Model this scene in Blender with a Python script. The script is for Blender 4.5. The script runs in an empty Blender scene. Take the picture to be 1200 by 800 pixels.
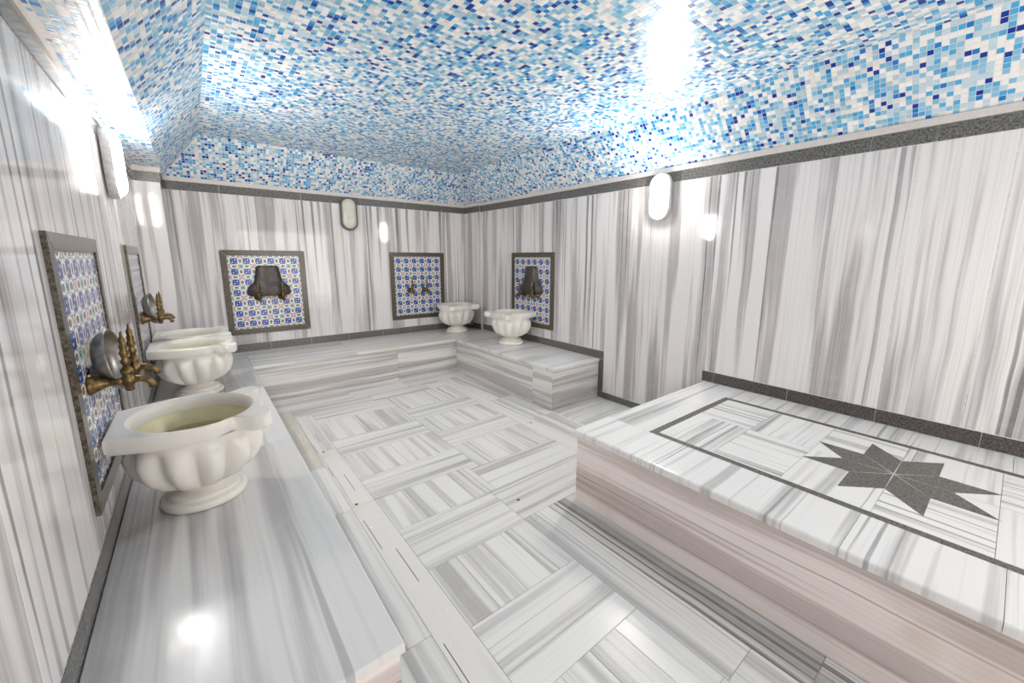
import bpy, bmesh, math, random
import numpy as np
from mathutils import Matrix, Vector

random.seed(7)
rng = np.random.default_rng(11)
sc = bpy.context.scene
C = sc.collection
PI = math.pi

# ------------------------------------------------------------------ camera
F_PX, YAW, PITCH, ROLL, CX, CY, EYE = 470.6246, .6816, .1775, .0052, 612.48, 387.09, 1.5
cyw, syw, cpt, spt = math.cos(YAW), math.sin(YAW), math.cos(PITCH), math.sin(PITCH)
fwd = Vector((syw * cpt, cyw * cpt, -spt)); rt = Vector((cyw, -syw, 0)); up = rt.cross(fwd)
r2 = math.cos(ROLL) * rt + math.sin(ROLL) * up
u2 = -math.sin(ROLL) * rt + math.cos(ROLL) * up
cam = bpy.data.cameras.new('camera'); co = bpy.data.objects.new('camera', cam); C.objects.link(co)
m = Matrix((r2, u2, -fwd)).transposed().to_4x4(); m.translation = (0, 0, EYE)
co.matrix_world = m
cam.sensor_width = 36; cam.sensor_fit = 'HORIZONTAL'; cam.lens = F_PX * 36 / 1200
cam.shift_x = -(CX - 600) / 1200; cam.shift_y = (CY - 400) / 1200
cam.clip_start = .02; cam.clip_end = 60
sc.camera = co

# ------------------------------------------------------------------ world, exposure
w = bpy.data.worlds.new('world'); sc.world = w; w.use_nodes = True
w.node_tree.nodes['Background'].inputs[0].default_value = (1, .95, .91, 1)
w.node_tree.nodes['Background'].inputs[1].default_value = 1.25
sc.view_settings.view_transform = 'Standard'; sc.view_settings.look = 'None'
sc.view_settings.gamma = 1; sc.view_settings.use_curve_mapping = False
sc.view_settings.exposure = 1.9
LAMP_STRENGTH = 38.0

# ------------------------------------------------------------------ dimensions
L, D, R = -.3456, 5.4765, 3.3297
YF = -1.65
HB = .434
XB, YB, YE, XR, YR = .338, 4.6626, .9604, 2.6354, 2.7815
XBED, YBED, HBED = 1.7168, 1.6045, .4668
ZTB, ZTT, ZLED = 2.1587, 2.2465, 2.288
ZC = 2.645
XP, YP = -.154, 5.04            # pier in the far left corner
RC, YRC = 3.293, 5.055          # shallow pier in the far right corner
XSL, XCL, XCR, YCB = -.14, .172, 2.99, 5.115

# ------------------------------------------------------------------ materials
def new_mat(name):
    mt = bpy.data.materials.new(name); mt.use_nodes = True
    nt = mt.node_tree
    return mt, nt, nt.nodes['Principled BSDF']

class N:
    """tiny node helper"""
    def __init__(s, nt): s.nt = nt
    def n(s, t, **k):
        o = s.nt.nodes.new(t)
        for a, b in k.items(): setattr(o, a, b)
        return o
    def put(s, sock, v):
        if isinstance(v, bpy.types.NodeSocket): s.nt.links.new(v, sock)
        else: sock.default_value = v
    def m(s, op, a, b=0.0, c=0.0, clamp=False):
        o = s.n('ShaderNodeMath', operation=op, use_clamp=clamp)
        s.put(o.inputs[0], a); s.put(o.inputs[1], b); s.put(o.inputs[2], c)
        return o.outputs[0]
    def vec(s, x, y, z):
        o = s.n('ShaderNodeCombineXYZ')
        for i, v in enumerate((x, y, z)): s.put(o.inputs[i], v)
        return o.outputs[0]
    def noise(s, v, scale=1.0, detail=2.0, rough=.5, dist=0.0):
        o = s.n('ShaderNodeTexNoise'); s.put(o.inputs['Vector'], v)
        o.inputs['Scale'].default_value = scale; o.inputs['Detail'].default_value = detail
        o.inputs['Roughness'].default_value = rough; o.inputs['Distortion'].default_value = dist
        return o.outputs[0]
    def step(s, v, lo, hi):
        o = s.n('ShaderNodeMapRange', interpolation_type='SMOOTHSTEP'); s.put(o.inputs[0], v)
        o.inputs[1].default_value = lo; o.inputs[2].default_value = hi
        return o.outputs[0]
    def mix(s, f, a, b):
        o = s.n('ShaderNodeMix', data_type='RGBA'); s.put(o.inputs[0], f)
        s.put(o.inputs[6], a); s.put(o.inputs[7], b)
        return o.outputs[2]

def srgb(r, g, b):
    f = lambda c: ((c / 255 + .055) / 1.055) ** 2.4 if c / 255 > .04045 else c / 255 / 12.92
    return (f(r), f(g), f(b), 1)

def marble(name, light, dark, deep, band=7.0, fine=60.0, bias=.5, line=.5, rough=.12, stain=None, bump=0.0, tone=.1, edge=None, lthr=.56, fst=.8, sharp=1.0):
    """banded marble: streaks run along local Y, change across local X"""
    mt, nt, bs = new_mat(name); h = N(nt)
    tc = h.n('ShaderNodeTexCoord'); oi = h.n('ShaderNodeObjectInfo')
    sp = h.n('ShaderNodeSeparateXYZ'); nt.links.new(tc.outputs['Object'], sp.inputs[0])
    rnd = oi.outputs['Random']
    x, y, z = sp.outputs
    warp = h.m('MULTIPLY', h.m('SUBTRACT', h.noise(h.vec(x, y, rnd), 1.3, 2), .5), .035)
    xx = h.m('ADD', h.m('ADD', x, h.m('MULTIPLY', rnd, 53.0)), warp)
    ys = h.m('MULTIPLY', y, .22)
    n1 = h.noise(h.vec(h.m('MULTIPLY', xx, band), ys, 0.0), 1, 3, .62)
    n2 = h.noise(h.vec(h.m('MULTIPLY', xx, fine), h.m('MULTIPLY', y, .5), 3.0), 1, 2, .6)
    n3 = h.noise(h.vec(h.m('MULTIPLY', xx, band * 5.0), ys, 9.0), 1, 1, .5)
    n4 = h.noise(h.vec(h.m('MULTIPLY', xx, band * .45), ys, 5.0), 1, 1, .5)
    f1 = h.step(n1, bias - .07 * sharp, bias + .09 * sharp)
    f2 = h.m('MULTIPLY', h.m('SUBTRACT', n2, .5), fst)
    tn = h.m('MULTIPLY', h.m('SUBTRACT', rnd, .5), tone * 2)
    fac = h.m('ADD', h.m('ADD', h.m('MULTIPLY', f1, .8), f2), tn, clamp=True)
    c = h.mix(fac, light, dark)
    l1 = h.m('MULTIPLY', h.step(n3, lthr, lthr + .08), h.step(n4, lthr - .11, lthr + .06))
    c = h.mix(h.m('MULTIPLY', l1, line, clamp=True), c, deep)
    cl = h.noise(tc.outputs['Object'], 9, 4, .6)
    c = h.mix(h.m('MULTIPLY', h.step(cl, .45, .8), .18), c, light)
    if edge:
        c = h.mix(h.m('MULTIPLY', h.step(x, edge[0], edge[1]), .85), c, light)
    if stain:
        st = h.noise(h.vec(x, y, rnd), 2.2, 3, .6)
        c = h.mix(h.m('MULTIPLY', h.step(st, .5, .75), .45), c, stain)
    h.put(bs.inputs['Base Color'], c)
    rg = h.m('ADD', h.m('MULTIPLY', h.noise(tc.outputs['Object'], 14, 3), .08), rough - .04)
    h.put(bs.inputs['Roughness'], rg)
    if bump:
        bp = h.n('ShaderNodeBump'); bp.inputs['Strength'].default_value = bump; bp.inputs['Distance'].default_value = .004
        h.put(bp.inputs['Height'], h.noise(tc.outputs['Object'], 22, 4, .6))
        nt.links.new(bp.outputs[0], bs.inputs['Normal'])
    return mt

M = {}
M['wall'] = marble('striped_wall_marble', srgb(238, 234, 232), srgb(174, 167, 167), srgb(108, 103, 105), 5.5, 95, .52, .8, .07, tone=.12, fst=1.0, sharp=.7, lthr=.54)
M['floor'] = marble('floor_marble', srgb(240, 238, 234), srgb(192, 189, 186), srgb(130, 128, 126), 7.5, 80, .52, .6, .24, tone=.2, sharp=.8)
M['floor_lined'] = marble('floor_marble_lined', srgb(224, 221, 217), srgb(164, 161, 158), srgb(118, 116, 115), 9, 110, .5, .85, .24, lthr=.5, fst=1.2)
M['floor_white'] = marble('floor_marble_white', srgb(240, 237, 232), srgb(218, 214, 208), srgb(170, 160, 150), 5, 40, .6, .3, .26, stain=srgb(222, 208, 184))
M['floor_cream'] = marble('floor_marble_cream', srgb(232, 227, 216), srgb(206, 200, 187), srgb(160, 150, 130), 7, 60, .5, .4, .26, stain=srgb(212, 200, 170))
M['bench'] = marble('bench_marble', srgb(234, 232, 229), srgb(198, 197, 196), srgb(160, 159, 160), 6, 60, .54, .35, .2, bump=.1)
M['bench_edge'] = marble('bench_marble_pale_edge', srgb(236, 234, 231), srgb(180, 177, 177), srgb(138, 137, 140), 5, 60, .5, .5, .2, bump=.12, edge=(.215, .25), sharp=.8)
M['bench_stained'] = marble('bench_marble_stained', srgb(234, 232, 227), srgb(200, 198, 193), srgb(160, 159, 156), 6, 60, .56, .3, .22, bump=.1, stain=srgb(214, 208, 176))
M['panel'] = marble('bench_panel_marble', srgb(230, 227, 223), srgb(178, 173, 171), srgb(132, 128, 127), 8, 85, .48, .7, .2, sharp=.7, fst=.9)
M['bedside'] = marble('platform_side_marble', srgb(248, 238, 234), srgb(202, 188, 185), srgb(140, 127, 124), 7.5, 95, .5, .8, .22, stain=srgb(206, 186, 164), sharp=.6, fst=.9)
M['bedtop'] = marble('platform_top_marble', srgb(240, 238, 235), srgb(182, 180, 178), srgb(128, 127, 126), 8, 70, .54, .7, .24, sharp=.8)
M['basin'] = marble('basin_white_marble', srgb(242, 237, 229), srgb(230, 224, 215), srgb(214, 205, 190), 3, 12, .55, .15, .3, tone=.03)

def simple(name, col, rough=.4, metal=0.0, noise_amt=.12, scale=40, **kw):
    mt, nt, bs = new_mat(name); h = N(nt)
    tc = h.n('ShaderNodeTexCoord')
    n = h.noise(tc.outputs['Object'], scale, 4, .6)
    dk = tuple(c * (1 - noise_amt * 2) for c in col[:3]) + (1,)
    h.put(bs.inputs['Base Color'], h.mix(h.step(n, .3, .7), dk, col))
    bs.inputs['Roughness'].default_value = rough; bs.inputs['Metallic'].default_value = metal
    for k, v in kw.items(): bs.inputs[k].default_value = v
    return mt

def granite(name, base, rough):
    mt, nt, bs = new_mat(name); h = N(nt)
    tc = h.n('ShaderNodeTexCoord'); v = tc.outputs['Object']
    n = h.noise(v, 75, 4, .75)
    n2 = h.noise(v, 170, 2, .7)
    b = srgb(*base)
    c = h.mix(h.step(n, .35, .65), tuple(x * .4 for x in b[:3]) + (1,), tuple(min(1, x * 1.7) for x in b[:3]) + (1,))
    c = h.mix(h.m('MULTIPLY', h.step(n2, .62, .72), .6), c, srgb(158, 160, 152))
    h.put(bs.inputs['Base Color'], c); bs.inputs['Roughness'].default_value = rough
    return mt

M['granite'] = granite('dark_granite', (104, 102, 98), .16)
M['granite_brown'] = granite('brown_granite', (86, 78, 66), .2)
M['granite_dark'] = granite('darker_granite', (80, 74, 71), .18)
M['granite_floor'] = granite('inlay_granite', (94, 92, 86), .28)
M['joint_white'] = simple('white_joint_mortar', srgb(232, 228, 224), .7)
M['joint_floor'] = simple('floor_joint_mortar', srgb(200, 191, 176), .8)
M['ledge'] = simple('ledge_stone', srgb(226, 218, 212), .25, noise_amt=.04)
M['grout'] = simple('mosaic_grout', srgb(244, 240, 236), .55, noise_amt=.03)
M['brass'] = simple('aged_brass', srgb(146, 120, 80), .36, .85, .35, 60)
M['pewter'] = simple('dull_metal', srgb(168, 162, 156), .36, .8, .2, 25)
M['pewter_dark'] = simple('dark_tarnished_metal', srgb(98, 92, 90), .45, .7, .2, 25)
M['basin_in'] = simple('basin_cavity_stone', srgb(236, 227, 184), .28, noise_amt=.06, scale=12)
M['lamp_frame'] = simple('lamp_frame_grey', srgb(112, 108, 104), .35, .3)
M['lamp_white'] = simple('lamp_body_white', srgb(225, 222, 218), .4)
M['lamp_off'] = simple('lamp_glass_unlit', srgb(222, 221, 204), .25, noise_amt=.05, scale=15)
M['dark'] = simple('dark_slot', srgb(112, 88, 58), .8)
M['pipe'] = simple('white_cap', srgb(230, 228, 224), .4)

mt, nt, bs = new_mat('lamp_glass_lit'); M['lamp_on'] = mt
bs.inputs['Base Color'].default_value = (.9, .88, .85, 1)
bs.inputs['Emission Color'].default_value = (1.0, .945, .895, 1); bs.inputs['Emission Strength'].default_value = LAMP_STRENGTH

mt, nt, bs = new_mat('basin_water'); M['water'] = mt
bs.inputs['Base Color'].default_value = srgb(240, 234, 205); bs.inputs['Roughness'].default_value = .04
bs.inputs['IOR'].default_value = 1.33; bs.inputs['Transmission Weight'].default_value = .9

mt, nt, bs = new_mat('mosaic_glass'); M['mosaic'] = mt; h = N(nt)
at = h.n('ShaderNodeAttribute', attribute_name='tile_colour')
nt.links.new(at.outputs['Color'], bs.inputs['Base Color'])
bs.inputs['Roughness'].default_value = .33
bs.inputs['IOR'].default_value = 1.5
bs.inputs['Specular IOR Level'].default_value = .35

def iznik(name, flip):
    """printed wall tile: blue square in the middle, petals on the edges, alternating corner stars"""
    mt, nt, bs = new_mat(name); h = N(nt)
    tc = h.n('ShaderNodeTexCoord'); sp = h.n('ShaderNodeSeparateXYZ'); nt.links.new(tc.outputs['UV'], sp.inputs[0])
    u = h.m('SUBTRACT', sp.outputs[0], .5); v = h.m('SUBTRACT', sp.outputs[1], .5)
    au, av = h.m('ABSOLUTE', u), h.m('ABSOLUTE', v)
    white = srgb(236, 236, 232)
    col = white
    def inside(e, r, soft=.12): return h.step(e, r, r - soft)
    def ell(a, b, ra, rb): return h.m('ADD', h.m('POWER', h.m('DIVIDE', a, ra), 2.0), h.m('POWER', h.m('DIVIDE', b, rb), 2.0))
    wu, wv = h.m('SUBTRACT', .5, au), h.m('SUBTRACT', .5, av)
    # corner stars
    prod = h.m('MULTIPLY', u, v)
    pos = h.m('GREATER_THAN', prod, 0.0)
    red = pos if not flip else h.m('SUBTRACT', 1.0, pos)
    dline = h.m('ABSOLUTE', h.m('SUBTRACT', au, av))
    incorner = h.m('GREATER_THAN', h.m('ADD', au, av), .6)
    col = h.mix(h.m('MULTIPLY', h.m('MULTIPLY', h.m('LESS_THAN', dline, .034), incorner), red), col, srgb(186, 70, 84))
    sq = h.m('LESS_THAN', h.m('MAXIMUM', wu, wv), .13)
    col = h.mix(h.m('MULTIPLY', sq, h.m('SUBTRACT', 1.0, red)), col, srgb(120, 176, 176))
    sq2 = h.m('LESS_THAN', h.m('MAXIMUM', wu, wv), .05)
    col = h.mix(h.m('MULTIPLY', sq2, h.m('SUBTRACT', 1.0, red)), col, srgb(40, 80, 160))
    # petals on the four edges
    for a, b in ((u, wv), (v, wu)):
        col = h.mix(inside(ell(a, b, .36, .25), 1.0, .05), col, srgb(58, 76, 122))
        col = h.mix(inside(ell(a, b, .325, .215), 1.0, .05), col, srgb(244, 243, 238))
        col = h.mix(inside(ell(a, b, .19, .125), 1.0, .1), col, srgb(140, 128, 100))
    # blue square
    mx = h.m('MAXIMUM', au, av)
    blue = h.m('LESS_THAN', mx, .25)
    orn = h.m('LESS_THAN', h.m('ABSOLUTE', h.m('SUBTRACT', u, v)), .05)
    col = h.mix(blue, col, srgb(14, 62, 160))
    dots = h.m('LESS_THAN', ell(h.m('SUBTRACT', au, .1), h.m('SUBTRACT', av, .1), .055, .055), 1.0)
    col = h.mix(h.m('MULTIPLY', dots, h.m('GREATER_THAN', prod, 0.0)), col, srgb(224, 232, 240))
    col = h.mix(h.m('MULTIPLY', dots, h.m('LESS_THAN', prod, 0.0)), col, srgb(90, 150, 215))
    h.put(bs.inputs['Base Color'], col)
    bs.inputs['Roughness'].default_value = .14
    return mt
M['iznik_a'] = iznik('printed_tile_a', False)
M['iznik_b'] = iznik('printed_tile_b', True)

# ------------------------------------------------------------------ object helpers
WM = {}     # world matrices by object name
def link(o, parent=None, mw=None):
    mw = mw or Matrix.Identity(4)
    C.objects.link(o); WM[o.name] = mw.copy()
    if parent is not None:
        o.parent = parent; o.matrix_local = WM[parent.name].inverted() @ mw
    else:
        o.matrix_world = mw
    return o
def obj(name, me, mat=None, parent=None, mw=None):
    o = bpy.data.objects.new(name, me)
    if mat is not None and not me.materials: me.materials.append(mat)
    return link(o, parent, mw)
def tag(o, label, cat, group=None):
    o['label'] = label; o['category'] = cat
    if group: o['group'] = group
    return o
def struct(o): o['kind'] = 'structure'; return o
def thing(name, loc, label, cat, group=None, rot=None):
    o = bpy.data.objects.new(name, None); o.empty_display_size = .1
    mw = Matrix.Translation(loc) @ (rot.to_4x4() if rot else Matrix.Identity(4))
    link(o, None, mw); return tag(o, label, cat, group)
def frame(origin, ex, ey, ez):
    m = Matrix((Vector(ex), Vector(ey), Vector(ez))).transposed().to_4x4(); m.translation = origin
    return m
def me_from(verts, faces, name='mesh', smooth=False):
    me = bpy.data.meshes.new(name); me.from_pydata([tuple(v) for v in verts], [], faces); me.update()
    if smooth: me.polygons.foreach_set('use_smooth', [True] * len(me.polygons))
    return me
def fix(me):
    bm = bmesh.new(); bm.from_mesh(me); bmesh.ops.recalc_face_normals(bm, faces=bm.faces[:]); bm.to_mesh(me); bm.free(); return me

_cache = {}
def slab_mesh(w, l, t, b, mat):
    """slab with its face at z=0 and chamfered face edges"""
    k = (round(w, 4), round(l, 4), round(t, 4), b, mat)
    if k in _cache: return _cache[k]
    x, y = w / 2, l / 2
    v = []
    for (ix, z) in ((b, 0), (0, -b), (0, -t)):
        v += [(-x + ix, -y + ix, z), (x - ix, -y + ix, z), (x - ix, y - ix, z), (-x + ix, y - ix, z)]
    f = [(0, 1, 2, 3), (11, 10, 9, 8)]
    for r in (0, 4):
        for i in range(4):
            j = (i + 1) % 4
            f.append((r + i, r + 4 + i, r + 4 + j, r + j))
    me = me_from(v, f, 'slab'); me.materials.append(M[mat]); _cache[k] = me
    return me

def hslab(name, parent, x0, x1, y0, y1, ztop, t, vein, mat, gap=.0015, b=.001):
    """horizontal slab, streaks along 'x' or 'y'"""
    w, l = x1 - x0 - 2 * gap, y1 - y0 - 2 * gap
    c = ((x0 + x1) / 2, (y0 + y1) / 2, ztop)
    if vein == 'y':
        return obj(name, slab_mesh(w, l, t, b, mat), None, parent, frame(c, (1, 0, 0), (0, 1, 0), (0, 0, 1)))
    return obj(name, slab_mesh(l, w, t, b, mat), None, parent, frame(c, (0, -1, 0), (1, 0, 0), (0, 0, 1)))

def vslab(name, parent, side, p, a0, a1, z0, z1, t, vein, mat, gap=.0015, b=.001):
    """upright slab; side = outward normal '+x','-x','+y','-y', face lies at coordinate p; a = the other horizontal axis"""
    w, hgt = a1 - a0 - 2 * gap, z1 - z0 - 2 * gap
    s = 1 if side[0] == '+' else -1
    if side[1] == 'x':
        n = Vector((s, 0, 0)); c = Vector((p, (a0 + a1) / 2, (z0 + z1) / 2)); hor = Vector((0, 1, 0))
    else:
        n = Vector((0, s, 0)); c = Vector(((a0 + a1) / 2, p, (z0 + z1) / 2)); hor = Vector((1, 0, 0))
    if vein == 'z':
        ey = Vector((0, 0, 1)); ex = ey.cross(n); return obj(name, slab_mesh(w, hgt, t, b, mat), None, parent, frame(c, ex, ey, n))
    ey = hor; ex = ey.cross(n)
    return obj(name, slab_mesh(hgt, w, t, b, mat), None, parent, frame(c, ex, ey, n))

def boxes_mesh(bl, name='block'):
    v, f = [], []
    for (x0, x1, y0, y1, z0, z1) in bl:
        n = len(v)
        v += [(x0, y0, z0), (x1, y0, z0), (x1, y1, z0), (x0, y1, z0), (x0, y0, z1), (x1, y0, z1), (x1, y1, z1), (x0, y1, z1)]
        f += [tuple(n + i for i in q) for q in ((3, 2, 1, 0), (4, 5, 6, 7), (0, 1, 5, 4), (1, 2, 6, 5), (2, 3, 7, 6), (3, 0, 4, 7))]
    return me_from(v, f, name)

def lathe(profile, n=24, name='lathe', fn=None):
    """profile [(r,z)] turned about z; fn(a, r, z) may change the radius"""
    v, f = [], []
    for (r, z) in profile:
        for i in range(n):
            a = 2 * PI * i / n
            rr = fn(a, r, z) if fn else r
            v.append((rr * math.cos(a), rr * math.sin(a), z))
    for k in range(len(profile) - 1):
        for i in range(n):
            j = (i + 1) % n
            f.append((k * n + i, k * n + j, (k + 1) * n + j, (k + 1) * n + i))
    f.append(tuple(range(n))[::-1]); f.append(tuple((len(profile) - 1) * n + i for i in range(n)))
    return fix(me_from(v, f, name, True))

def tube(path, radii, n=12, name='tube'):
    v, f = [], []
    P = [Vector(p) for p in path]
    for k, p in enumerate(P):
        d = (P[min(k + 1, len(P) - 1)] - P[max(k - 1, 0)]).normalized()
        a = Vector((0, 1, 0)) if abs(d.y) < .9 else Vector((1, 0, 0))
        e1 = d.cross(a).normalized(); e2 = d.cross(e1)
        for i in range(n):
            t = 2 * PI * i / n
            v.append(p + radii[k] * (math.cos(t) * e1 + math.sin(t) * e2))
    for k in range(len(P) - 1):
        for i in range(n):
            j = (i + 1) % n
            f.append((k * n + i, k * n + j, (k + 1) * n + j, (k + 1) * n + i))
    f.append(tuple(range(n))[::-1]); f.append(tuple((len(P) - 1) * n + i for i in range(n)))
    return fix(me_from(v, f, name, True))

# ------------------------------------------------------------------ walls
J = .0008     # joint depth
def wall(name, bl): 
    o = struct(obj(name, boxes_mesh(bl, name), M['joint_white'])); return o
T = .12
DX0, DX1, DZ = .9, 3.1, 2.16      # wide unseen opening, added behind the camera to let in fill light
wall_left = wall('wall_left', [(L - T, L - J, YF - T, YP, -.1, ZLED)])
wall_back = wall('wall_back', [(XP - J, RC, D + J, D + T, -.1, ZLED)])
wall_right = wall('wall_right', [(R + J, R + T, YF - T, YRC, -.1, ZLED)])
wall_front = wall('wall_front', [(L - J, DX0, YF - T, YF - J, -.1, ZC), (DX1, R + J, YF - T, YF - J, -.1, ZC), (DX0, DX1, YF - T, YF - J, DZ, ZC)])
pier_l = wall('wall_pier_left', [(L - T, XP - J, YP + J, D + T, -.1, ZLED)])
pier_r = wall('wall_pier_right', [(RC + J, R + T, YRC + J, D + T, -.1, ZLED)])

ZB = HB + .088      # top of granite upstand above the benches
def wall_slabs(parent, side, p, cuts, z0, z1, gap=.0004):
    for a0, a1 in zip(cuts[:-1], cuts[1:]):
        vslab('marble_slab', parent, side, p, a0, a1, z0(a0, a1) if callable(z0) else z0, z1, .03, 'z', 'wall', gap)
# right wall
cuts = [YF, -1.4, -1.02, -.65, -.27, .105, .475, .85, 1.22, 1.61, 2.03, 2.446, 2.715, 2.91, 3.3, 3.7, 4.1, 4.5, 4.8, YRC]
def zr(a0, a1):
    c = (a0 + a1) / 2
    if c > 2.72: return ZB
    if c < 1.63: return HBED + .09
    return .07
wall_slabs(wall_right, '-x', R, cuts, zr, ZTB, .0022)
wall_slabs(wall_back, '-y', D, [XP, .2, .6, 1.0, 1.4, 1.8, 2.2, 2.6, 2.98, RC], ZB, ZTB)
wall_slabs(wall_left, '+x', L, [YF, -1.2, -.8, -.4, 0, .4, .8, 1.2, 1.6, 2.0, 2.4, 2.86, 3.25, 3.64, 4.05, 4.45, 4.8, YP], lambda a, b: ZB if (a + b) / 2 > YE - .2 else 0.07, ZTB)
wall_slabs(wall_front, '+y', YF, [L, .05, .45, DX0], 0.0, ZTB)
wall_slabs(wall_front, '+y', YF, [DX1, R], 0.0, ZTB)
wall_slabs(pier_l, '-y', YP, [L, XP], ZB, ZTB)
wall_slabs(pier_l, '+x', XP, [YP, D], ZB, ZTB)
wall_slabs(pier_r, '-x', RC, [YRC, D], ZB, ZTB)
wall_slabs(pier_r, '-y', YRC, [RC, R], ZB, ZTB)

# granite trim below the mosaic and the pale ledge over it, then skirtings
def trim(name, side, p, cuts, z0, z1, mat='granite', pname='granite_tile', proud=.004, t=.02):
    s = (1 if side[0] == '+' else -1)
    a0, a1 = cuts[0], cuts[-1]; q0, q1 = sorted((p - s * .004, p + s * (proud - .003)))
    if side[1] == 'x': bl = (q0, q1, a0, a1, z0, z1)
    else: bl = (a0, a1, q0, q1, z0, z1)
    o = struct(obj(name, boxes_mesh([bl], name), M['joint_white']))
    for b0, b1 in zip(cuts[:-1], cuts[1:]):
        vslab(pname, o, side, p + s * proud, b0, b1, z0, z1, t * .5, 'h', mat, .0015)
    return o
yr = [YF, -1.1, -.6, -.1, .41, .70, 1.381, 1.947, 2.32, 2.725, 3.4, 4.1, 4.626, YRC]
yl = [YF, -.9, -.2, .5, 1.2, 1.9, 2.6, 3.3, 4.0, 4.6, YP]
xbk = [XP, .295, 1.067, 1.75, 2.35, 2.901, RC]
k = 1
for side, p, cuts in (('-y', D, xbk), ('-x', R, yr), ('+x', L, yl), ('-y', YP, [L, XP]), ('+x', XP, [YP, D]), ('-x', RC, [YRC, D]), ('-y', YRC, [RC, R]), ('+y', YF, [L, .9, 2.1, R])):
    trim('trim_%d' % k, side, p, cuts, ZTB, ZTT); k += 1
for side, p, a0, a1 in (('-y', D, XP, RC), ('-x', R, YF, YRC), ('+x', L, YF, YP), ('-y', YP, L, XP), ('+x', XP, YP, D), ('-x', RC, YRC, D)):
    s = 1 if side[0] == '+' else -1
    q = sorted((p - s * .002, p + s * .014))
    bl = (q[0], q[1], a0, a1, ZTT, ZLED) if side[1] == 'x' else (a0, a1, q[0], q[1], ZTT, ZLED)
    struct(obj('trim_%d' % k, boxes_mesh([bl], 'ledge'), M['ledge'])); k += 1

trim('baseboard_back', '-y', D, [XP, .25, .62, 1.05, 1.5, 1.95, 2.35, 2.75, RC], HB, ZB)
trim('baseboard_left', '+x', L, [YE, 1.5, 2.1, 2.7, 3.3, 3.9, 4.5, YP], HB, ZB)
trim('baseboard_pier_left', '-y', YP, [L, XP], HB, ZB)
trim('baseboard_pier_side', '+x', XP, [YP, D], HB, ZB)
trim('baseboard_pier_right', '-x', RC, [YRC, D], HB, ZB)
bbr = trim('baseboard_right', '-x', R, [2.715, 3.2, 3.6, 4.0, 4.5, YRC], HB, ZB)
vslab('granite_tile', bbr, '-x', R - .004, 2.715, 2.782, .07, HB, .01, 'z', 'granite')
trim('baseboard_right_low', '-x', R, [1.63, 2.12, 2.782], 0, .07)
trim('baseboard_platform', '-x', R, [-1.08, -.5, .02, .475, .98, 1.53, 1.63], HBED, HBED + .09, 'granite_dark')

# ------------------------------------------------------------------ floor
floor = struct(obj('floor', boxes_mesh([(L, R, YF, D, -.12, -.0022)], 'floor'), M['joint_floor']))
def fp(x0, x1, y0, y1, vein, mat='floor', gap=.0012): hslab('floor_tile', floor, x0, x1, y0, y1, 0, .012, vein, mat, gap, .0008)
def block(x0, x1, y0, y1, kind):
    if kind == 'x':
        n = max(1, round((y1 - y0) / .123))
        for i in range(n): fp(x0, x1, y0 + (y1 - y0) * i / n, y0 + (y1 - y0) * (i + 1) / n, 'x')
    else:
        n = max(1, round((x1 - x0) / .15))
        for i in range(n): fp(x0 + (x1 - x0) * i / n, x0 + (x1 - x0) * (i + 1) / n, y0, y1, 'y')
XA, XM, XN, XE = .73, 1.475, 1.345, 2.20
# strip along the left bench and the slotted channel beside it
for a, b, mt_ in ((3.0, 4.40, 'floor_cream'), (2.35, 3.0, 'floor'), (1.3, 2.35, 'floor'), (.2, 1.3, 'floor'), (-.8, .2, 'floor'), (YF, -.8, 'floor')): fp(.30, .588, a, b, 'y', mt_)
for a, b, mt_ in ((3.255, 4.14, 'floor'), (2.37, 3.255, 'floor_white'), (.9, 2.37, 'floor_white'), (-.4, .9, 'floor_white'), (YF, -.4, 'floor')): fp(.588, XA, a, b, 'y', mt_)
fp(L, .30, YF, YE + .01, 'y')
# strips along the back bench
for a, b in ((.588, 1.35), (1.35, 2.0), (2.0, XE)): fp(a, b, 4.14, 4.40, 'x')
for a, b in ((.30, 1.2), (1.2, 1.83), (1.83, XR)): fp(a, b, 4.40, 4.70, 'x')
# left column of woven blocks
for a, b, kd in ((3.88, 4.14, 'x'), (3.415, 3.88, 'y'), (3.08, 3.415, 'x'), (2.68, 3.08, 'y'), (2.365, 2.68, 'x'), (1.995, 2.365, 'y')): block(XA, XM if a > 2.3 else 1.40, a, b, kd)
for a, b, kd in ((1.62, 1.995, 'x'), (1.23, 1.62, 'y'), (.857, 1.23, 'x'), (.48, .857, 'y'), (.11, .48, 'x'), (-.26, .11, 'y'), (-.63, -.26, 'x'), (-1.0, -.63, 'y'), (YF, -1.0, 'x')): block(XA, XN, a, b, kd)
# right column
for a, b, kd in ((3.72, 4.14, 'y'), (3.40, 3.72, 'x'), (3.04, 3.40, 'y'), (2.72, 3.04, 'x'), (2.31, 2.72, 'y')): block(XM, XE, a, b, kd)
fp(XM, XE, 2.31 + 0, 2.365, 'x') if False else None
block(1.40, XE, 1.995, 2.31, 'x'); fp(1.40, XM, 2.31, 2.365, 'x')
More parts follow.
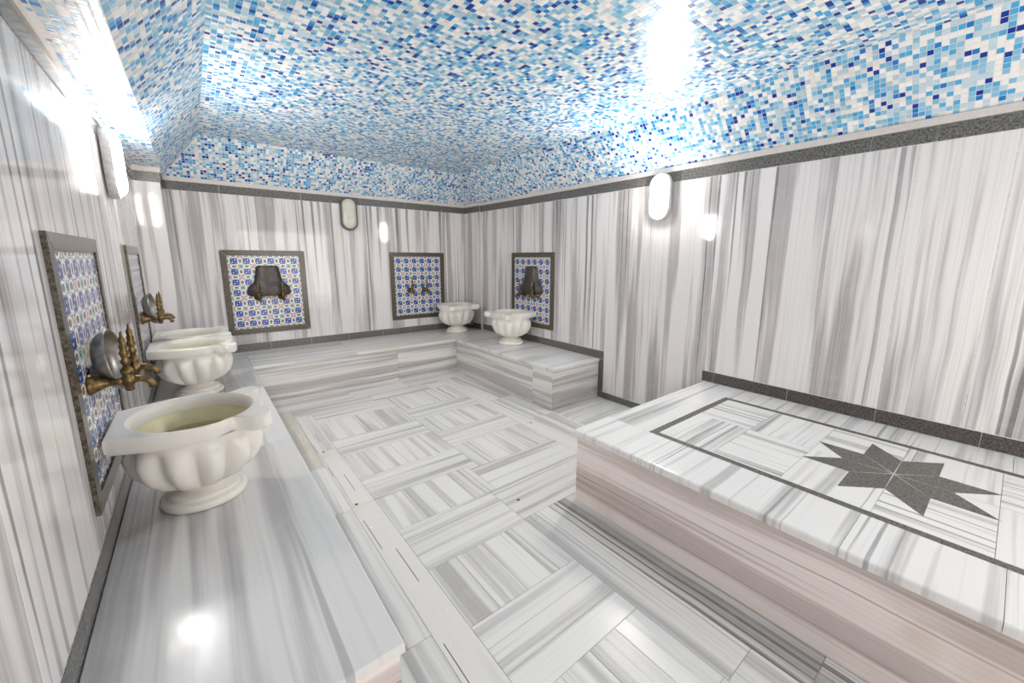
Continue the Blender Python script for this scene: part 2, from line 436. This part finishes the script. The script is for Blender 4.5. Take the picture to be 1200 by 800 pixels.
# strips along the right bench and before the platform
for a, b in ((3.2, 4.40), (2.68, 3.2), (1.64, 2.68)): fp(XE, 2.32, a, b, 'y', 'floor_white')
for a, b in ((3.4, 4.40), (2.75, 3.4), (1.64, 2.75)): fp(2.32, XR, a, b, 'y')
fp(XR, XR + .0, 0, 0, 'y') if False else None
for a, b in ((1.82, 1.995), (1.64, 1.82)): fp(XN, XE, a, b, 'x')
for a, b in ((2.40, YR), (2.0, 2.40), (1.59, 2.0)): fp(XR, R, a, b, 'x', 'floor')
for a, b in ((.465, 1.64), (-.5, .465), (YF, -.5)): fp(XN, 1.54, a, b, 'y')
for a, b in ((.27, 1.64), (-.8, .27), (YF, -.8)): fp(1.54, 1.74, a, b, 'y', 'floor_lined')
fp(1.74, R, YF, -1.06, 'x')
fp(1.74, XR, 1.59, 1.64, 'x')
# narrow drain slots and holes cut in the channel
dk = M['dark']
for x, a, b in ((.659, 3.448, 3.646), (.602, 2.827, 2.974), (.666, 2.553, 2.809), (.609, 1.908, 2.206), (.667, 1.588, 1.866), (.609, .98, 1.237)):
    obj('drain_slot', boxes_mesh([(x - .0018, x + .0018, a, b, -.003, .0003)], 'drain_slot'), dk, floor)
for x, y in ((.626, 2.392), (.636, 3.252), (1.437, 1.805), (2.283, 2.681)):
    obj('drain_hole', lathe([(.011, -.003), (.011, .0005)], 12), dk, floor, Matrix.Translation((x, y, 0)))

# ------------------------------------------------------------------ mosaic ceiling
ceil = struct(obj('ceiling', me_from(
    [(XCL, YF, ZC + .0004), (XCR, YF, ZC + .0004), (XCR, YCB, ZC + .0004), (XCL, YCB, ZC + .0004),
     (XSL, YF, ZLED + .0004), (XSL, D, ZLED + .0004), (R, YF, ZLED + .0004), (R, D, ZLED + .0004), (L, YF, ZLED + .0004), (L, D, ZLED + .0004),
     (L - .2, YF - .2, ZC + .2), (R + .2, YF - .2, ZC + .2), (R + .2, D + .2, ZC + .2), (L - .2, D + .2, ZC + .2),
     (R + .2, YF, ZLED), (R + .2, D + .2, ZLED), (L - .2, D + .2, ZLED), (L - .2, YF, ZLED)],
    [(3, 2, 1, 0), (4, 5, 3, 0), (1, 2, 7, 6), (2, 3, 5, 7), (8, 9, 5, 4), (10, 11, 12, 13), (11, 14, 15, 12), (12, 15, 16, 13), (13, 16, 17, 10)], 'ceiling'), M['grout']))
PT, TS, TH = .0268, .0239, .0032
pal = np.array([srgb(*c)[:3] for c in ((242, 240, 238), (194, 216, 228), (134, 192, 220), (80, 170, 218), (18, 126, 202), (12, 54, 150))])
cum = np.cumsum([.35, .23, .18, .12, .06, .06])
cols, cent, axes = [], [], []
def mosaic(o, eu, ev, ul, vl, inside=None):
    o, eu, ev = Vector(o), Vector(eu).normalized(), Vector(ev).normalized()
    nu, nv = int(ul / PT), int(vl / PT)
    pu, pv = ul / nu, vl / nv
    U, V = np.meshgrid((np.arange(nu) + .5) * pu, (np.arange(nv) + .5) * pv); U, V = U.ravel(), V.ravel()
    if inside is not None:
        k_ = inside(U, V); U, V = U[k_], V[k_]
    P = np.array(o)[None] + U[:, None] * np.array(eu)[None] + V[:, None] * np.array(ev)[None]
    n = np.array(eu.cross(ev))
    A = np.zeros((len(U), 3, 3)); A[:, 0] = eu; A[:, 1] = ev; A[:, 2] = n
    cent.append(P); axes.append(A)
SR = math.hypot(R - XCR, ZC - ZLED); SL = math.hypot(XCL - XSL, ZC - ZLED); SB = math.hypot(D - YCB, ZC - ZLED)
# normals eu x ev must point into the room
mosaic((XCL, YF, ZC), (0, 1, 0), (1, 0, 0), YCB - YF, XCR - XCL)
mosaic((R, YF, ZLED), (XCR - R, 0, ZC - ZLED), (0, 1, 0), SR, D - YF, lambda u, v: v + YF < D - (D - YCB) * u / SR - .006)
mosaic((XSL, YF, ZLED), (0, 1, 0), (XCL - XSL, 0, ZC - ZLED), D - YF, SL, lambda u, v: u + YF < D - (D - YCB) * v / SL - .006)
mosaic((XSL, D, ZLED), (1, 0, 0), (0, YCB - D, ZC - ZLED), R - XSL, SB, lambda u, v: (u > (XCL - XSL) * v / SB + .006) & (u < (R - XSL) - (R - XCR) * v / SB - .006))
mosaic((L, YF, ZLED), (0, 1, 0), (1, 0, 0), YP - YF, XSL - L)
P = np.concatenate(cent); A = np.concatenate(axes); n_t = len(P)
cls = np.searchsorted(cum, rng.random(n_t) * .9999)
colr = np.clip(pal[cls] * rng.uniform(.86, 1.1, (n_t, 1)), 0, .92)
# the largest tiles in the picture become parts of their own
dv = P - np.array([0, 0, EYE]); zc = dv @ np.array(fwd)
px = CX + F_PX * (dv @ np.array(r2)) / np.maximum(zc, .01); py = CY - F_PX * (dv @ np.array(u2)) / np.maximum(zc, .01)
facing = -np.einsum('ij,ij->i', A[:, 2], dv) / np.linalg.norm(dv, axis=1)
area = np.where((zc > .2) & (px > 3) & (px < 1197) & (py > 3) & (py < 797) & (facing > .02), facing / np.maximum(zc, .1) ** 2 * (np.linalg.norm(dv, axis=1) / np.maximum(zc, .1)), 0)
pick = np.zeros(n_t, bool); pick[np.argsort(-area)[:300]] = True
# joined remainder
R_ = ~pick; Pn, An, Cn = P[R_], A[R_], colr[R_]; nt_ = len(Pn); hs = TS / 2
tilt = rng.normal(0, .00016, (nt_, 2))
vv = np.zeros((nt_, 8, 3))
for k_, (a, b, c_) in enumerate(((-1, -1, 1), (1, -1, 1), (1, 1, 1), (-1, 1, 1), (-1, -1, 0), (1, -1, 0), (1, 1, 0), (-1, 1, 0))):
    hgt = (TH - .002 + a * tilt[:, 0] + b * tilt[:, 1]) if c_ else np.full(nt_, -.003)
    vv[:, k_] = Pn + a * hs * An[:, 0] + b * hs * An[:, 1] + hgt[:, None] * An[:, 2]
fq = np.array(((0, 1, 2, 3), (4, 5, 1, 0), (5, 6, 2, 1), (6, 7, 3, 2), (7, 4, 0, 3)))
ff = (np.arange(nt_)[:, None, None] * 8 + fq[None]).reshape(-1)
me = bpy.data.meshes.new('mosaic_field'); nf = nt_ * 5
me.vertices.add(nt_ * 8); me.vertices.foreach_set('co', vv.reshape(-1))
me.loops.add(nf * 4); me.loops.foreach_set('vertex_index', ff.astype(np.int32))
me.polygons.add(nf); me.polygons.foreach_set('loop_start', (np.arange(nf) * 4).astype(np.int32))
me.update(calc_edges=True); me.shade_flat()
ca = me.attributes.new('tile_colour', 'FLOAT_COLOR', 'FACE')
ca.data.foreach_set('color', np.repeat(np.concatenate([Cn, np.ones((nt_, 1))], 1), 5, axis=0).reshape(-1))
mo = obj('mosaic_field', me, M['mosaic'], ceil); mo['kind'] = 'stuff'
tmesh = []
for c_ in pal:
    e = hs; t0, t1 = -.003, TH - .002
    me = me_from([(-e, -e, t1), (e, -e, t1), (e, e, t1), (-e, e, t1), (-e, -e, t0), (e, -e, t0), (e, e, t0), (-e, e, t0)], [tuple(q) for q in fq.tolist()], 'mosaic_tile')
    me.materials.append(M['mosaic']); a_ = me.attributes.new('tile_colour', 'FLOAT_COLOR', 'FACE')
    a_.data.foreach_set('color', list(tuple(c_) + (1,)) * 5); tmesh.append(me)
for i in np.nonzero(pick)[0]:
    obj('mosaic_tile', tmesh[cls[i]], None, ceil, frame(Vector(P[i]), A[i, 0], A[i, 1], A[i, 2]))

# ------------------------------------------------------------------ the U-shaped bench
bench = thing('stone_bench', (0, 4.9, 0), 'long grey-white marble bench running along left, back and right walls', 'bench')
ST = .03
obj('core', boxes_mesh([(L + .001, XB - .03, YE + .03, YP - .003, 0, HB - ST), (XP + .001, XB - .03, YP - .003, D - .003, 0, HB - ST), (XB - .03, XR + .03, YB + .03, D - .003, 0, HB - ST), (XR + .03, R - .001, YR + .03, YRC - .003, 0, HB - ST), (XR + .03, RC - .001, YRC - .003, D - .003, 0, HB - ST)], 'core'), M['joint_floor'], bench)
XW = .225
hs_ = lambda x0, x1, y0, y1, v, mt_: hslab('seat_slab', bench, x0, x1, y0, y1, HB, ST, v, mt_, .0006, .004)
for a, b in ((YE - .012, 2.62), (2.62, YB)):
    hs_(L + .0045, XB + .012, a, b, 'y', 'bench_edge')
hs_(L + .0045, XB + .012, YB, YP - .005, 'x', 'bench'); hs_(XP + .005, XB + .012, YP - .005, D - .005, 'x', 'bench')
hs_(XB + .012, 1.35, YB - .012, D - .005, 'x', 'bench'); hs_(1.35, XR, YB - .012, D - .005, 'x', 'bench_stained')
hs_(XR - .012, R - .005, YR - .012, 3.35, 'x', 'bench'); hs_(XR - .012, R - .005, 3.35, 4.05, 'x', 'bench'); hs_(XR - .012, R - .005, 4.05, YB - .012, 'x', 'bench')
hs_(XR, RC - .005, YB - .012, D - .005, 'x', 'bench')
zt = HB - ST - .0005
vs_ = lambda side, p, a0, a1, v='h': vslab('front_panel', bench, side, p, a0, a1, 0, zt, .025, v, 'panel', .0008)
for a, b in ((YE, 2.2), (2.2, 3.5), (3.5, YB)): vs_('+x', XB, a, b)
vslab('front_panel', bench, '-y', YE, L + .001, XB, 0, zt, .025, 'h', 'bedside', .0008)
for a, b in ((XB, 1.824), (1.824, XR)): vs_('-y', YB, a, b)
for a, b in ((YR, 3.08), (3.08, YB)): vs_('-x', XR, a, b)
vs_('-y', YR, XR, R - .006)

# ------------------------------------------------------------------ raised platform with the star
plat = thing('marble_platform', ((XBED + R) / 2, .262, 0), 'raised marble massage platform with dark star inlay against the right wall', 'platform')
YN = -1.08; PTK = .035
obj('core', boxes_mesh([(XBED + .04, R - .001, YN + .04, YBED - .04, 0, HBED - .02)], 'core'), M['joint_floor'], plat)
for a, b in ((-.35, YBED - .012), (YN + .012, -.35)): vslab('side_panel', plat, '-x', XBED + .014, a, b, 0, HBED - PTK, .025, 'h', 'bedside', .0008)
vslab('side_panel', plat, '+y', YBED - .014, XBED + .014, R - .006, 0, HBED - PTK, .025, 'h', 'bedside', .0008)
vslab('side_panel', plat, '-y', YN + .014, XBED + .014, R - .006, 0, HBED - PTK, .025, 'h', 'bedside', .0008)
IX0, IX1, IY1 = 2.044, 3.046, 1.298
IY0 = 2 * .262 - IY1; IW = .042
def ts(x0, x1, y0, y1, v, mt_='bedtop', b=.002): hslab('top_slab', plat, x0, x1, y0, y1, HBED, PTK, v, mt_, .0008, b)
def edge_slab(x0, x1, y0, y1):
    """border slab with rounded outer lip"""
    n = 6; prof = [(x1 - x0, 0)]
    r = .012
    for i in range(n + 1):
        a = PI / 2 * i / n; prof.append((r - r * math.sin(a), -r + r * math.cos(a)))
    prof += [(0, -PTK), (x1 - x0, -PTK)]
    l = (y1 - y0) / 2 - .0008
    # local X across (world y), local Y along world x
    v = [(-l, p[0], p[1]) for p in prof] + [(l, p[0], p[1]) for p in prof]
    q = len(prof); f = [tuple(range(q)), tuple(range(2 * q - 1, q - 1, -1))] + [(i, q + i, q + (i + 1) % q, (i + 1) % q) for i in range(q)]
    obj('top_slab', fix(me_from(v, f, 'top_slab')), M['bedtop'], plat, frame((x0, (y0 + y1) / 2, HBED), (0, -1, 0), (1, 0, 0), (0, 0, 1)))
cy_ = [YN, -.89 + .0, -.498, -.107, .283, .672, 1.06, IY1]
for a, b in zip(cy_[:-1], cy_[1:]):
    edge_slab(XBED, IX0, a, b); ts(IX1, R - .005, a, b, 'x')
edge_slab(XBED, IX0, IY1, YBED)
ts(IX0, R - .005, IY1, YBED, 'x')
ts(IX0, R - .005, YN, IY0, 'x')
def poly_slab(name, pts, mat, z=HBED, t=.02):
    n = len(pts); v = [(p[0], p[1], 0) for p in pts] + [(p[0], p[1], -t) for p in pts]
    f = [tuple(range(n)), tuple(range(2 * n - 1, n - 1, -1))] + [(i, n + i, n + (i + 1) % n, (i + 1) % n) for i in range(n)]
    return obj(name, fix(me_from(v, f, name)), mat, plat, Matrix.Translation((0, 0, z)))
g = .0012
def strip(x0, x1, y0, y1, cuts, axis):
    for a, b in zip(cuts[:-1], cuts[1:]):
        ma = IW if abs(a - cuts[0]) < 1e-6 else 0; mb = IW if abs(b - cuts[-1]) < 1e-6 else 0
        if axis == 'y':
            inner = x1 if abs(x0 - IX0) < 1e-6 else x0
            P4 = [(x0, a + g + (ma if inner == x0 else 0)), (x1, a + g + (ma if inner == x1 else 0)), (x1, b - g - (mb if inner == x1 else 0)), (x0, b - g - (mb if inner == x0 else 0))]
        else:
            inner = y0 if abs(y1 - IY1) < 1e-6 else y1
            P4 = [(a + g + (ma if inner == y0 else 0), y0), (b - g - (mb if inner == y0 else 0), y0), (b - g - (mb if inner == y1 else 0), y1), (a + g + (ma if inner == y1 else 0), y1)]
        poly_slab('inlay_strip', P4, M['granite_floor'], HBED + .0002)
strip(IX0, IX0 + IW, 0, 0, [IY0, -.5, .05, .631, IY1], 'y')
strip(IX1 - IW, IX1, 0, 0, [IY0, -.45, .15, .72, IY1], 'y')
strip(0, 0, IY1 - IW, IY1, [IX0, IX1], 'x'); strip(0, 0, IY0, IY0 + IW, [IX0, IX1], 'x')
bx0, bx1 = IX0 + IW, IX1 - IW; bxm = (bx0 + bx1) / 2
SCX, SCY = 2.565, .262
rows = [IY1 - IW, .93, .602, .262, -.078, -.406, IY0 + IW]
for i, (b, a) in enumerate(zip(rows[:-1], rows[1:])):
    for j, (x0, x1) in enumerate(((bx0, SCX), (SCX, bx1))):
        kd = 'x' if (i + j) % 2 == 0 else 'y'
        n = 3 if i not in (2, 3) else 1
        for q in range(n):
            if kd == 'x': ts(x0, x1, a + (b - a) * q / n, a + (b - a) * (q + 1) / n, 'x', 'bedtop', .0008)
            else: ts(x0 + (x1 - x0) * q / n, x0 + (x1 - x0) * (q + 1) / n, a, b, 'y', 'bedtop', .0008)
sa = .375 / (2 * math.cos(PI / 8))
for q in range(8):
    a = PI / 8 + q * PI / 4
    pol = lambda r, t: (SCX + r * math.cos(t), SCY + r * math.sin(t))
    o_ = Vector((SCX, SCY)) + .0035 * Vector((math.cos(a), math.sin(a)))
    dx, dy = .0065 * math.cos(a), .0065 * math.sin(a)
    P4 = [(SCX + dx, SCY + dy)] + [(p[0] + dx * .25, p[1] + dy * .25) for p in (pol(sa, a - PI / 8), pol(.375, a), pol(sa, a + PI / 8))]
    poly_slab('star_point', P4, M['granite_floor'], HBED + .0006)
star_bed = [(SCX + (.377 if i % 2 else sa + .002) * math.cos(PI / 8 * i), SCY + (.377 if i % 2 else sa + .002) * math.sin(PI / 8 * i)) for i in range(16)]
poly_slab('star_mortar', star_bed, M['joint_white'], HBED + .0002)

# ------------------------------------------------------------------ framed tile panels
PW, PH, PZ0, FW = .82, .94, .634, .058
_tm = {}
def tile_panel(origin, n, label):
    """origin: bottom centre on the wall face; n: wall normal"""
    n = Vector(n); ez = Vector((0, 0, 1)); ex = ez.cross(n)
    t = thing('tile_panel', origin, label, 'tile panel', 'framed tile panels on the walls')
    base = frame(origin, ex, ez, n)          # local x across, y up, z out
    obj('backing', boxes_mesh([(-PW / 2 + .01, PW / 2 - .01, .01, PH - .01, .0002, .004)], 'backing'), M['joint_white'], t, base)
    w_, f = PW / 2, FW; gp = .0028; d = .014
    quads = ([(-w_ + gp, 0), (w_ - gp, 0), (w_ - f - gp, f), (-w_ + f + gp, f)], [(w_, gp), (w_, PH - gp), (w_ - f, PH - f - gp), (w_ - f, f + gp)],
             [(w_ - gp, PH), (-w_ + gp, PH), (-w_ + f + gp, PH - f), (w_ - f - gp, PH - f)], [(-w_, PH - gp), (-w_, gp), (-w_ + f, f + gp), (-w_ + f, PH - f - gp)])
    for q in quads:
        v = [(p[0], p[1], d) for p in q] + [(p[0], p[1], .0002) for p in q]
        fc = [(0, 1, 2, 3), (7, 6, 5, 4)] + [(i, 4 + i, 4 + (i + 1) % 4, (i + 1) % 4) for i in range(4)]
        obj('frame_strip', fix(me_from(v, fc, 'frame_strip')), M['granite_brown'], t, base)
    nx, ny = 6, 7; tw, th = (PW - 2 * f - .004) / nx, (PH - 2 * f - .004) / ny
    for par in (0, 1):
        if par not in _tm:
            a, b = tw / 2 - .0005, th / 2 - .0005
            me = slab_mesh(tw - .001, th - .001, .004, .0008, 'iznik_a' if par == 0 else 'iznik_b')
            uv = me.uv_layers.new(name='uv')
            for lp in me.loops:
                c_ = me.vertices[lp.vertex_index].co; uv.data[lp.index].uv = (c_.x / tw + .5, c_.y / th + .5)
            _tm[par] = me
    for i in range(nx):
        for j in range(ny):
            obj('wall_tile', _tm[(i + j) % 2], None, t, base @ Matrix.Translation((-(nx - 1) / 2 * tw + i * tw, PH / 2 - (ny - 1) / 2 * th + j * th, .0075)))
    return t
tile_panel((.64, D, PZ0), (0, -1, 0), 'blue and white tile panel on back wall with dark metal bowl before it')
tile_panel((2.502, D, PZ0), (0, -1, 0), 'blue and white tile panel on back wall, two taps and no bowl')
tile_panel((R, 3.92, PZ0), (-1, 0, 0), 'narrow-looking blue tile panel on right wall behind a white basin')
tile_panel((L, 2.262, PZ0), (1, 0, 0), 'nearest blue tile panel on left wall above the large front basin')
tile_panel((L, 4.16, PZ0), (1, 0, 0), 'far tile panel on left wall, seen edge-on beyond the nearest one')

# ------------------------------------------------------------------ marble basins
def smooth_loop(pts, per=6):
    out = []; n = len(pts)
    for i in range(n):
        p0, p1, p2, p3 = (Vector(pts[(i + k_) % n]) for k_ in (-1, 0, 1, 2))
        for s in range(per):
            t = s / per
            out.append(.5 * ((2 * p1) + (-p0 + p2) * t + (2 * p0 - 5 * p1 + 4 * p2 - p3) * t * t + (-p0 + 3 * p1 - 3 * p2 + p3) * t ** 3))
    return out
half = [(-.262, .06), (-.262, .168), (-.260, .180), (-.250, .184), (-.2, .206), (-.12, .238), (-.03, .256), (.055, .248), (.098, .218), (.128, .2), (.16, .212), (.195, .243), (.235, .246), (.26, .222), (.264, .185), (.247, .152), (.232, .125), (.24, .08), (.252, .035)]
outline = smooth_loop([(p[0], -p[1]) for p in half] + [(p[0], p[1]) for p in reversed(half)], 4)
def basin(loc, rotz, label, depth_water=.125):
    t = thing('marble_basin', loc, label, 'basin', 'carved white marble basins', Matrix.Rotation(rotz, 3, 'Z'))
    mw = WM[t.name]
    H = .406; n = len(outline)
    # rim: flat stone slab with a hole
    rings = []
    hole = [Vector((.212 * math.cos(math.atan2(p.y, p.x)), .236 * math.sin(math.atan2(p.y, p.x)))) for p in outline]
    rings.append([(p.x * .965, p.y * .965, H - .066) for p in outline])
    rings.append([(p.x, p.y, H - .052) for p in outline])
    rings.append([(p.x, p.y, H - .006) for p in outline])
    rings.append([(p.x * .98, p.y * .98, H) for p in outline])
    rings.append([(p.x * 1.03, p.y * 1.03, H) for p in hole])
    rings.append([(p.x, p.y, H - .006) for p in hole])
    rings.append([(p.x * .97, p.y * .97, H - .03) for p in hole])
    rings.append([(p.x * .97, p.y * .97, H - .06) for p in hole])
    v = [q for r in rings for q in r]; f = []
    m_ = len(rings)
    for k_ in range(m_):
        for i in range(n):
            j = (i + 1) % n; k2 = (k_ + 1) % m_
            f.append((k_ * n + i, k_ * n + j, k2 * n + j, k2 * n + i))
    me_r = fix(me_from(v, f, 'rim', True)); me_r.set_sharp_from_angle(angle=.6)
    obj('rim', me_r, M['basin'], t, mw)
    # gadrooned bowl: outer shell and cavity
    prof = [(.075, .095), (.105, .098), (.145, .11), (.185, .138), (.215, .178), (.232, .222), (.238, .262), (.236, .295), (.231, .315), (.233, .33), (.236, .345)]
    def flute(a, r, z):
        e = max(0, min(1, (z - .1) / .05)) * max(0, min(1, (.312 - z) / .035))
        return r * (1 + .25 * e * (abs(math.sin(a * 6 + .3)) ** .8 - .68)) if e > 0 else r
    cav = [(.225, .345), (.213, .31), (.19, .26), (.16, .2), (.11, .165), (.04, .15)]
    n2 = 156; v, f = [], []
    for (r, z) in prof:
        for i in range(n2):
            a = 2 * PI * i / n2; rr = flute(a, r, z); v.append((rr * math.cos(a) * .96, rr * math.sin(a) * 1.04, z))
    q = len(prof)
    for k_ in range(q - 1):
        for i in range(n2):
            j = (i + 1) % n2; f.append((k_ * n2 + i, k_ * n2 + j, (k_ + 1) * n2 + j, (k_ + 1) * n2 + i))
    f.append(tuple(range(n2))[::-1])
    bo = obj('bowl', me_from(v, f, 'bowl', True), M['basin'], t, mw)
    n3 = 48; v, f = [], []
    for (r, z) in cav:
        for i in range(n3):
            a = 2 * PI * i / n3; v.append((r * math.cos(a) * .91, r * math.sin(a) * 1.02, z))
    for k_ in range(len(cav) - 1):
        for i in range(n3):
            j = (i + 1) % n3; f.append((k_ * n3 + i, k_ * n3 + j, (k_ + 1) * n3 + j, (k_ + 1) * n3 + i))
    f.append(tuple((len(cav) - 1) * n3 + i for i in range(n3)))
    obj('cavity', me_from(v, f, 'cavity', True), M['basin_in'], bo, mw)
    # water in the cavity
    zw = H - depth_water; rw = .203
    v = [(rw * math.cos(2 * PI * i / n3) * .91, rw * math.sin(2 * PI * i / n3) * 1.02, zw) for i in range(n3)]
    obj('water', me_from(v, [tuple(range(n3))], 'water'), M['water'], bo, mw)
    foot = [(.143, 0), (.153, .005), (.158, .016), (.155, .03), (.146, .037), (.131, .039), (.134, .046), (.131, .056), (.122, .061), (.104, .066), (.09, .076), (.084, .088), (.088, .1)]
    me_f = lathe(foot, 48, 'foot'); me_f.set_sharp_from_angle(angle=.7)
    obj('foot', me_f, M['basin'], t, mw)
    return t
basin((-.066, 2.20, HB), 0, 'large white marble basin nearest the camera on left bench')
basin((-.066, 4.00, HB), 0, 'white marble basin second from the camera on left bench')
basin((-.066, 4.575, HB), 0, 'farthest white marble basin on left bench, half hidden behind the second')
basin((2.93, 5.15, HB), -PI / 2, 'white marble basin in the far right corner at back wall')
basin((3.05, 3.99, HB), PI, 'white marble basin on right bench under its tile panel')

# ------------------------------------------------------------------ taps
flange_me = lathe([(.036, 0), (.038, .006), (.032, .014), (.022, .034), (.014, .05), (.012, .056)], 16, 'flange')
pipe_me = lathe([(.0115, .045), (.0115, .075), (.015, .079), (.015, .084), (.0115, .088), (.0115, .105)], 14, 'pipe')
valve_me = lathe([(.008, -.04), (.014, -.034), (.012, -.022), (.019, -.012), (.021, 0), (.019, .012), (.014, .02), (.018, .03), (.019, .042), (.012, .05), (.009, .058)], 16, 'valve')
handle_me = lathe([(.008, .055), (.012, .064), (.015, .074), (.009, .084), (.012, .094), (.016, .104), (.01, .116), (.013, .128), (.009, .14), (.011, .152), (.006, .166), (.004, .18), (.002, .186)], 14, 'handle')
spout_me = tube([(.10, 0, 0), (.125, 0, .002), (.145, 0, .001), (.16, 0, -.008), (.168, 0, -.022), (.171, 0, -.034)], [.0125, .013, .0125, .012, .012, .014], 14, 'spout')
def tap(loc, n, label):
    n = Vector(n); ang = math.atan2(n.y, n.x)
    t = thing('brass_tap', loc, label, 'tap', 'aged brass taps', Matrix.Rotation(ang, 3, 'Z')); mw = WM[t.name]
    out = mw @ Matrix.Rotation(PI / 2, 4, 'Y')
    obj('flange', flange_me, M['brass'], t, out)
    obj('pipe', pipe_me, M['brass'], t, out)
    vl = obj('valve', valve_me, M['brass'], t, mw @ Matrix.Translation((.105, 0, 0)))
    obj('handle', handle_me, M['brass'], vl, mw @ Matrix.Translation((.105, 0, 0)))
    obj('spout', spout_me, M['brass'], t, mw)
    return t
ZT = 1.045; FP = .0075
for y, s in ((2.045, 'front tap on nearest left panel, brass, beside the grey bowl'), (2.265, 'second brass tap on nearest left panel, behind the front tap')): tap((L + FP, y, ZT), (1, 0, 0), s)
for y, s in ((4.02, 'front brass tap on far left-wall panel'), (4.24, 'rear brass tap on far left-wall panel beside its bowl')): tap((L + FP, y, ZT), (1, 0, 0), s)
for x, s in ((.538, 'left brass tap before the dark bowl on back wall panel'), (.774, 'right brass tap before the dark bowl on back wall panel')): tap((x, D - FP, ZT), (0, -1, 0), s)
for x, s in ((2.36, 'left brass tap on back wall panel without bowl'), (2.58, 'right brass tap on back wall panel without bowl')): tap((x, D - FP, ZT), (0, -1, 0), s)
for y, s in ((4.04, 'left brass tap on right wall panel'), (3.79, 'right brass tap on right wall panel below the dark bowl')): tap((R - FP, y, ZT), (-1, 0, 0), s)

# ------------------------------------------------------------------ metal bowls
def bowl_mesh(R0, dep, base, t=.003, n=40):
    p = [(base * .3, 0), (base, 0), (base + (R0 - base) * .45, dep * .18), (base + (R0 - base) * .8, dep * .5), (R0 * .985, dep * .85), (R0, dep), (R0 - t, dep), (R0 * .985 - t, dep * .85), (base + (R0 - base) * .78 - t, dep * .52), (base + (R0 - base) * .42, dep * .2 + t), (base * .9, t), (base * .3, t)]
    return lathe(p, n, 'bowl')
def add_bowl(name, me, mw, mat, label):
    o = obj(name, me, M[mat], None, mw); tag(o, label, 'bowl', 'metal washing bowls'); return o
small = bowl_mesh(.118, .052, .075)
for y, s in ((2.155, 'grey metal bowl leaning on the nearest left wall panel'), (4.13, 'grey metal bowl leaning on the far left wall panel')):
    add_bowl('metal_bowl', small, Matrix.Translation((L + .03, y, 1.104)) @ Matrix.Rotation(-.1, 4, 'Z') @ Matrix.Rotation(PI / 2 - .14, 4, 'Y'), 'pewter', s)
prof_v = [(.195, 0), (.211, .018), (.215, .06), (.208, .095), (.185, .122), (.158, .143), (.142, .17), (.132, .21), (.122, .27), (.114, .318), (.106, .334), (.09, .341)]
def vessel_mesh():
    """half-round metal vessel with a flat back and a flared lower lip"""
    n = 24; v, f = [], []
    for (r, z) in prof_v:
        for i in range(n + 1):
            a = PI * i / n; v.append((r * math.cos(a), -.004 - .078 * (r / .215) ** .6 * math.sin(a), z))
    q = n + 1
    for k_ in range(len(prof_v) - 1):
        for i in range(n): f.append((k_ * q + i, k_ * q + i + 1, (k_ + 1) * q + i + 1, (k_ + 1) * q + i))
        f.append((k_ * q + n, k_ * q, (k_ + 1) * q, (k_ + 1) * q + n))
    f.append(tuple(range(q))[::-1]); f.append(tuple((len(prof_v) - 1) * q + i for i in range(q)))
    return fix(me_from(v, f, 'vessel', True))
deep = vessel_mesh()
add_bowl('metal_bowl', deep, Matrix.Translation((.656, D - .008, 1.0615)), 'pewter_dark', 'dark metal bowl upside down behind the taps of back wall panel')
add_bowl('metal_bowl', deep, Matrix.Translation((R - .008, 3.915, 1.0615)) @ Matrix.Rotation(-PI / 2, 4, 'Z'), 'pewter_dark', 'dark metal bowl upside down behind the taps of right wall panel')
tiny = bowl_mesh(.07, .045, .035)
add_bowl('metal_bowl', tiny, Matrix.Translation((3.215, 5.30, HB + .033)) @ Matrix.Rotation(-.5, 4, 'X') @ Matrix.Rotation(.4, 4, 'Y'), 'pewter', 'small shiny metal dish on bench behind the corner basin')

# ------------------------------------------------------------------ oval wall lamps
def oval(wd, hg, n=16):
    r = wd / 2; s = hg / 2 - r; pts = []
    for i in range(n + 1):
        a = PI * i / n; pts.append((r * math.cos(a), s + r * math.sin(a)))
    for i in range(n + 1):
        a = PI + PI * i / n; pts.append((r * math.cos(a), -s + r * math.sin(a)))
    return pts
def oval_shell(steps):
    """steps [(width, height, out)]"""
    v, f = [], []
    for (a, b, z) in steps: v += [(p[0], p[1], z) for p in oval(a, b)]
    n = len(oval(.1, .2))
    for k_ in range(len(steps) - 1):
        for i in range(n):
            j = (i + 1) % n; f.append((k_ * n + i, k_ * n + j, (k_ + 1) * n + j, (k_ + 1) * n + i))
    f.append(tuple(range(n))[::-1]); f.append(tuple((len(steps) - 1) * n + i for i in range(n)))
    return fix(me_from(v, f, 'oval', True))
def lamp(origin, n, lit, label):
    n = Vector(n); ez = Vector((0, 0, 1)); ex = ez.cross(n)
    t = thing('wall_lamp', origin, label, 'lamp', 'oval wall lamps'); base = frame(origin, ex, ez, n)
    W_, H_ = .205, .405
    obj('frame', oval_shell([(W_, H_, .0), (W_, H_, .036), (W_ - .006, H_ - .006, .043), (W_ - .022, H_ - .022, .045), (W_ - .034, H_ - .034, .04), (W_ - .034, H_ - .034, .024)]), M['lamp_white' if lit else 'lamp_frame'], t, base)
    st = [(W_ - .036, H_ - .036, .026)]
    for i in range(1, 7):
        a = PI / 2 * i / 6.4; c_ = math.cos(a)
        st.append(((W_ - .036) * (.25 + .75 * c_), (H_ - .036) - (W_ - .036) * .75 * (1 - c_), .038 + .043 * math.sin(a)))
    obj('glass', oval_shell(st), M['lamp_on' if lit else 'lamp_off'], t, base)
lamp((1.592, D - .006, 2.04), (0, -1, 0), False, 'unlit oval wall lamp with grey rim on back wall')
lamp((R - .006, 2.13, 2.045), (-1, 0, 0), True, 'glowing oval wall lamp on right wall under the mosaic')
lamp((L + .006, 3.5, 2.04), (1, 0, 0), True, 'glowing oval wall lamp on left wall, seen from the side')
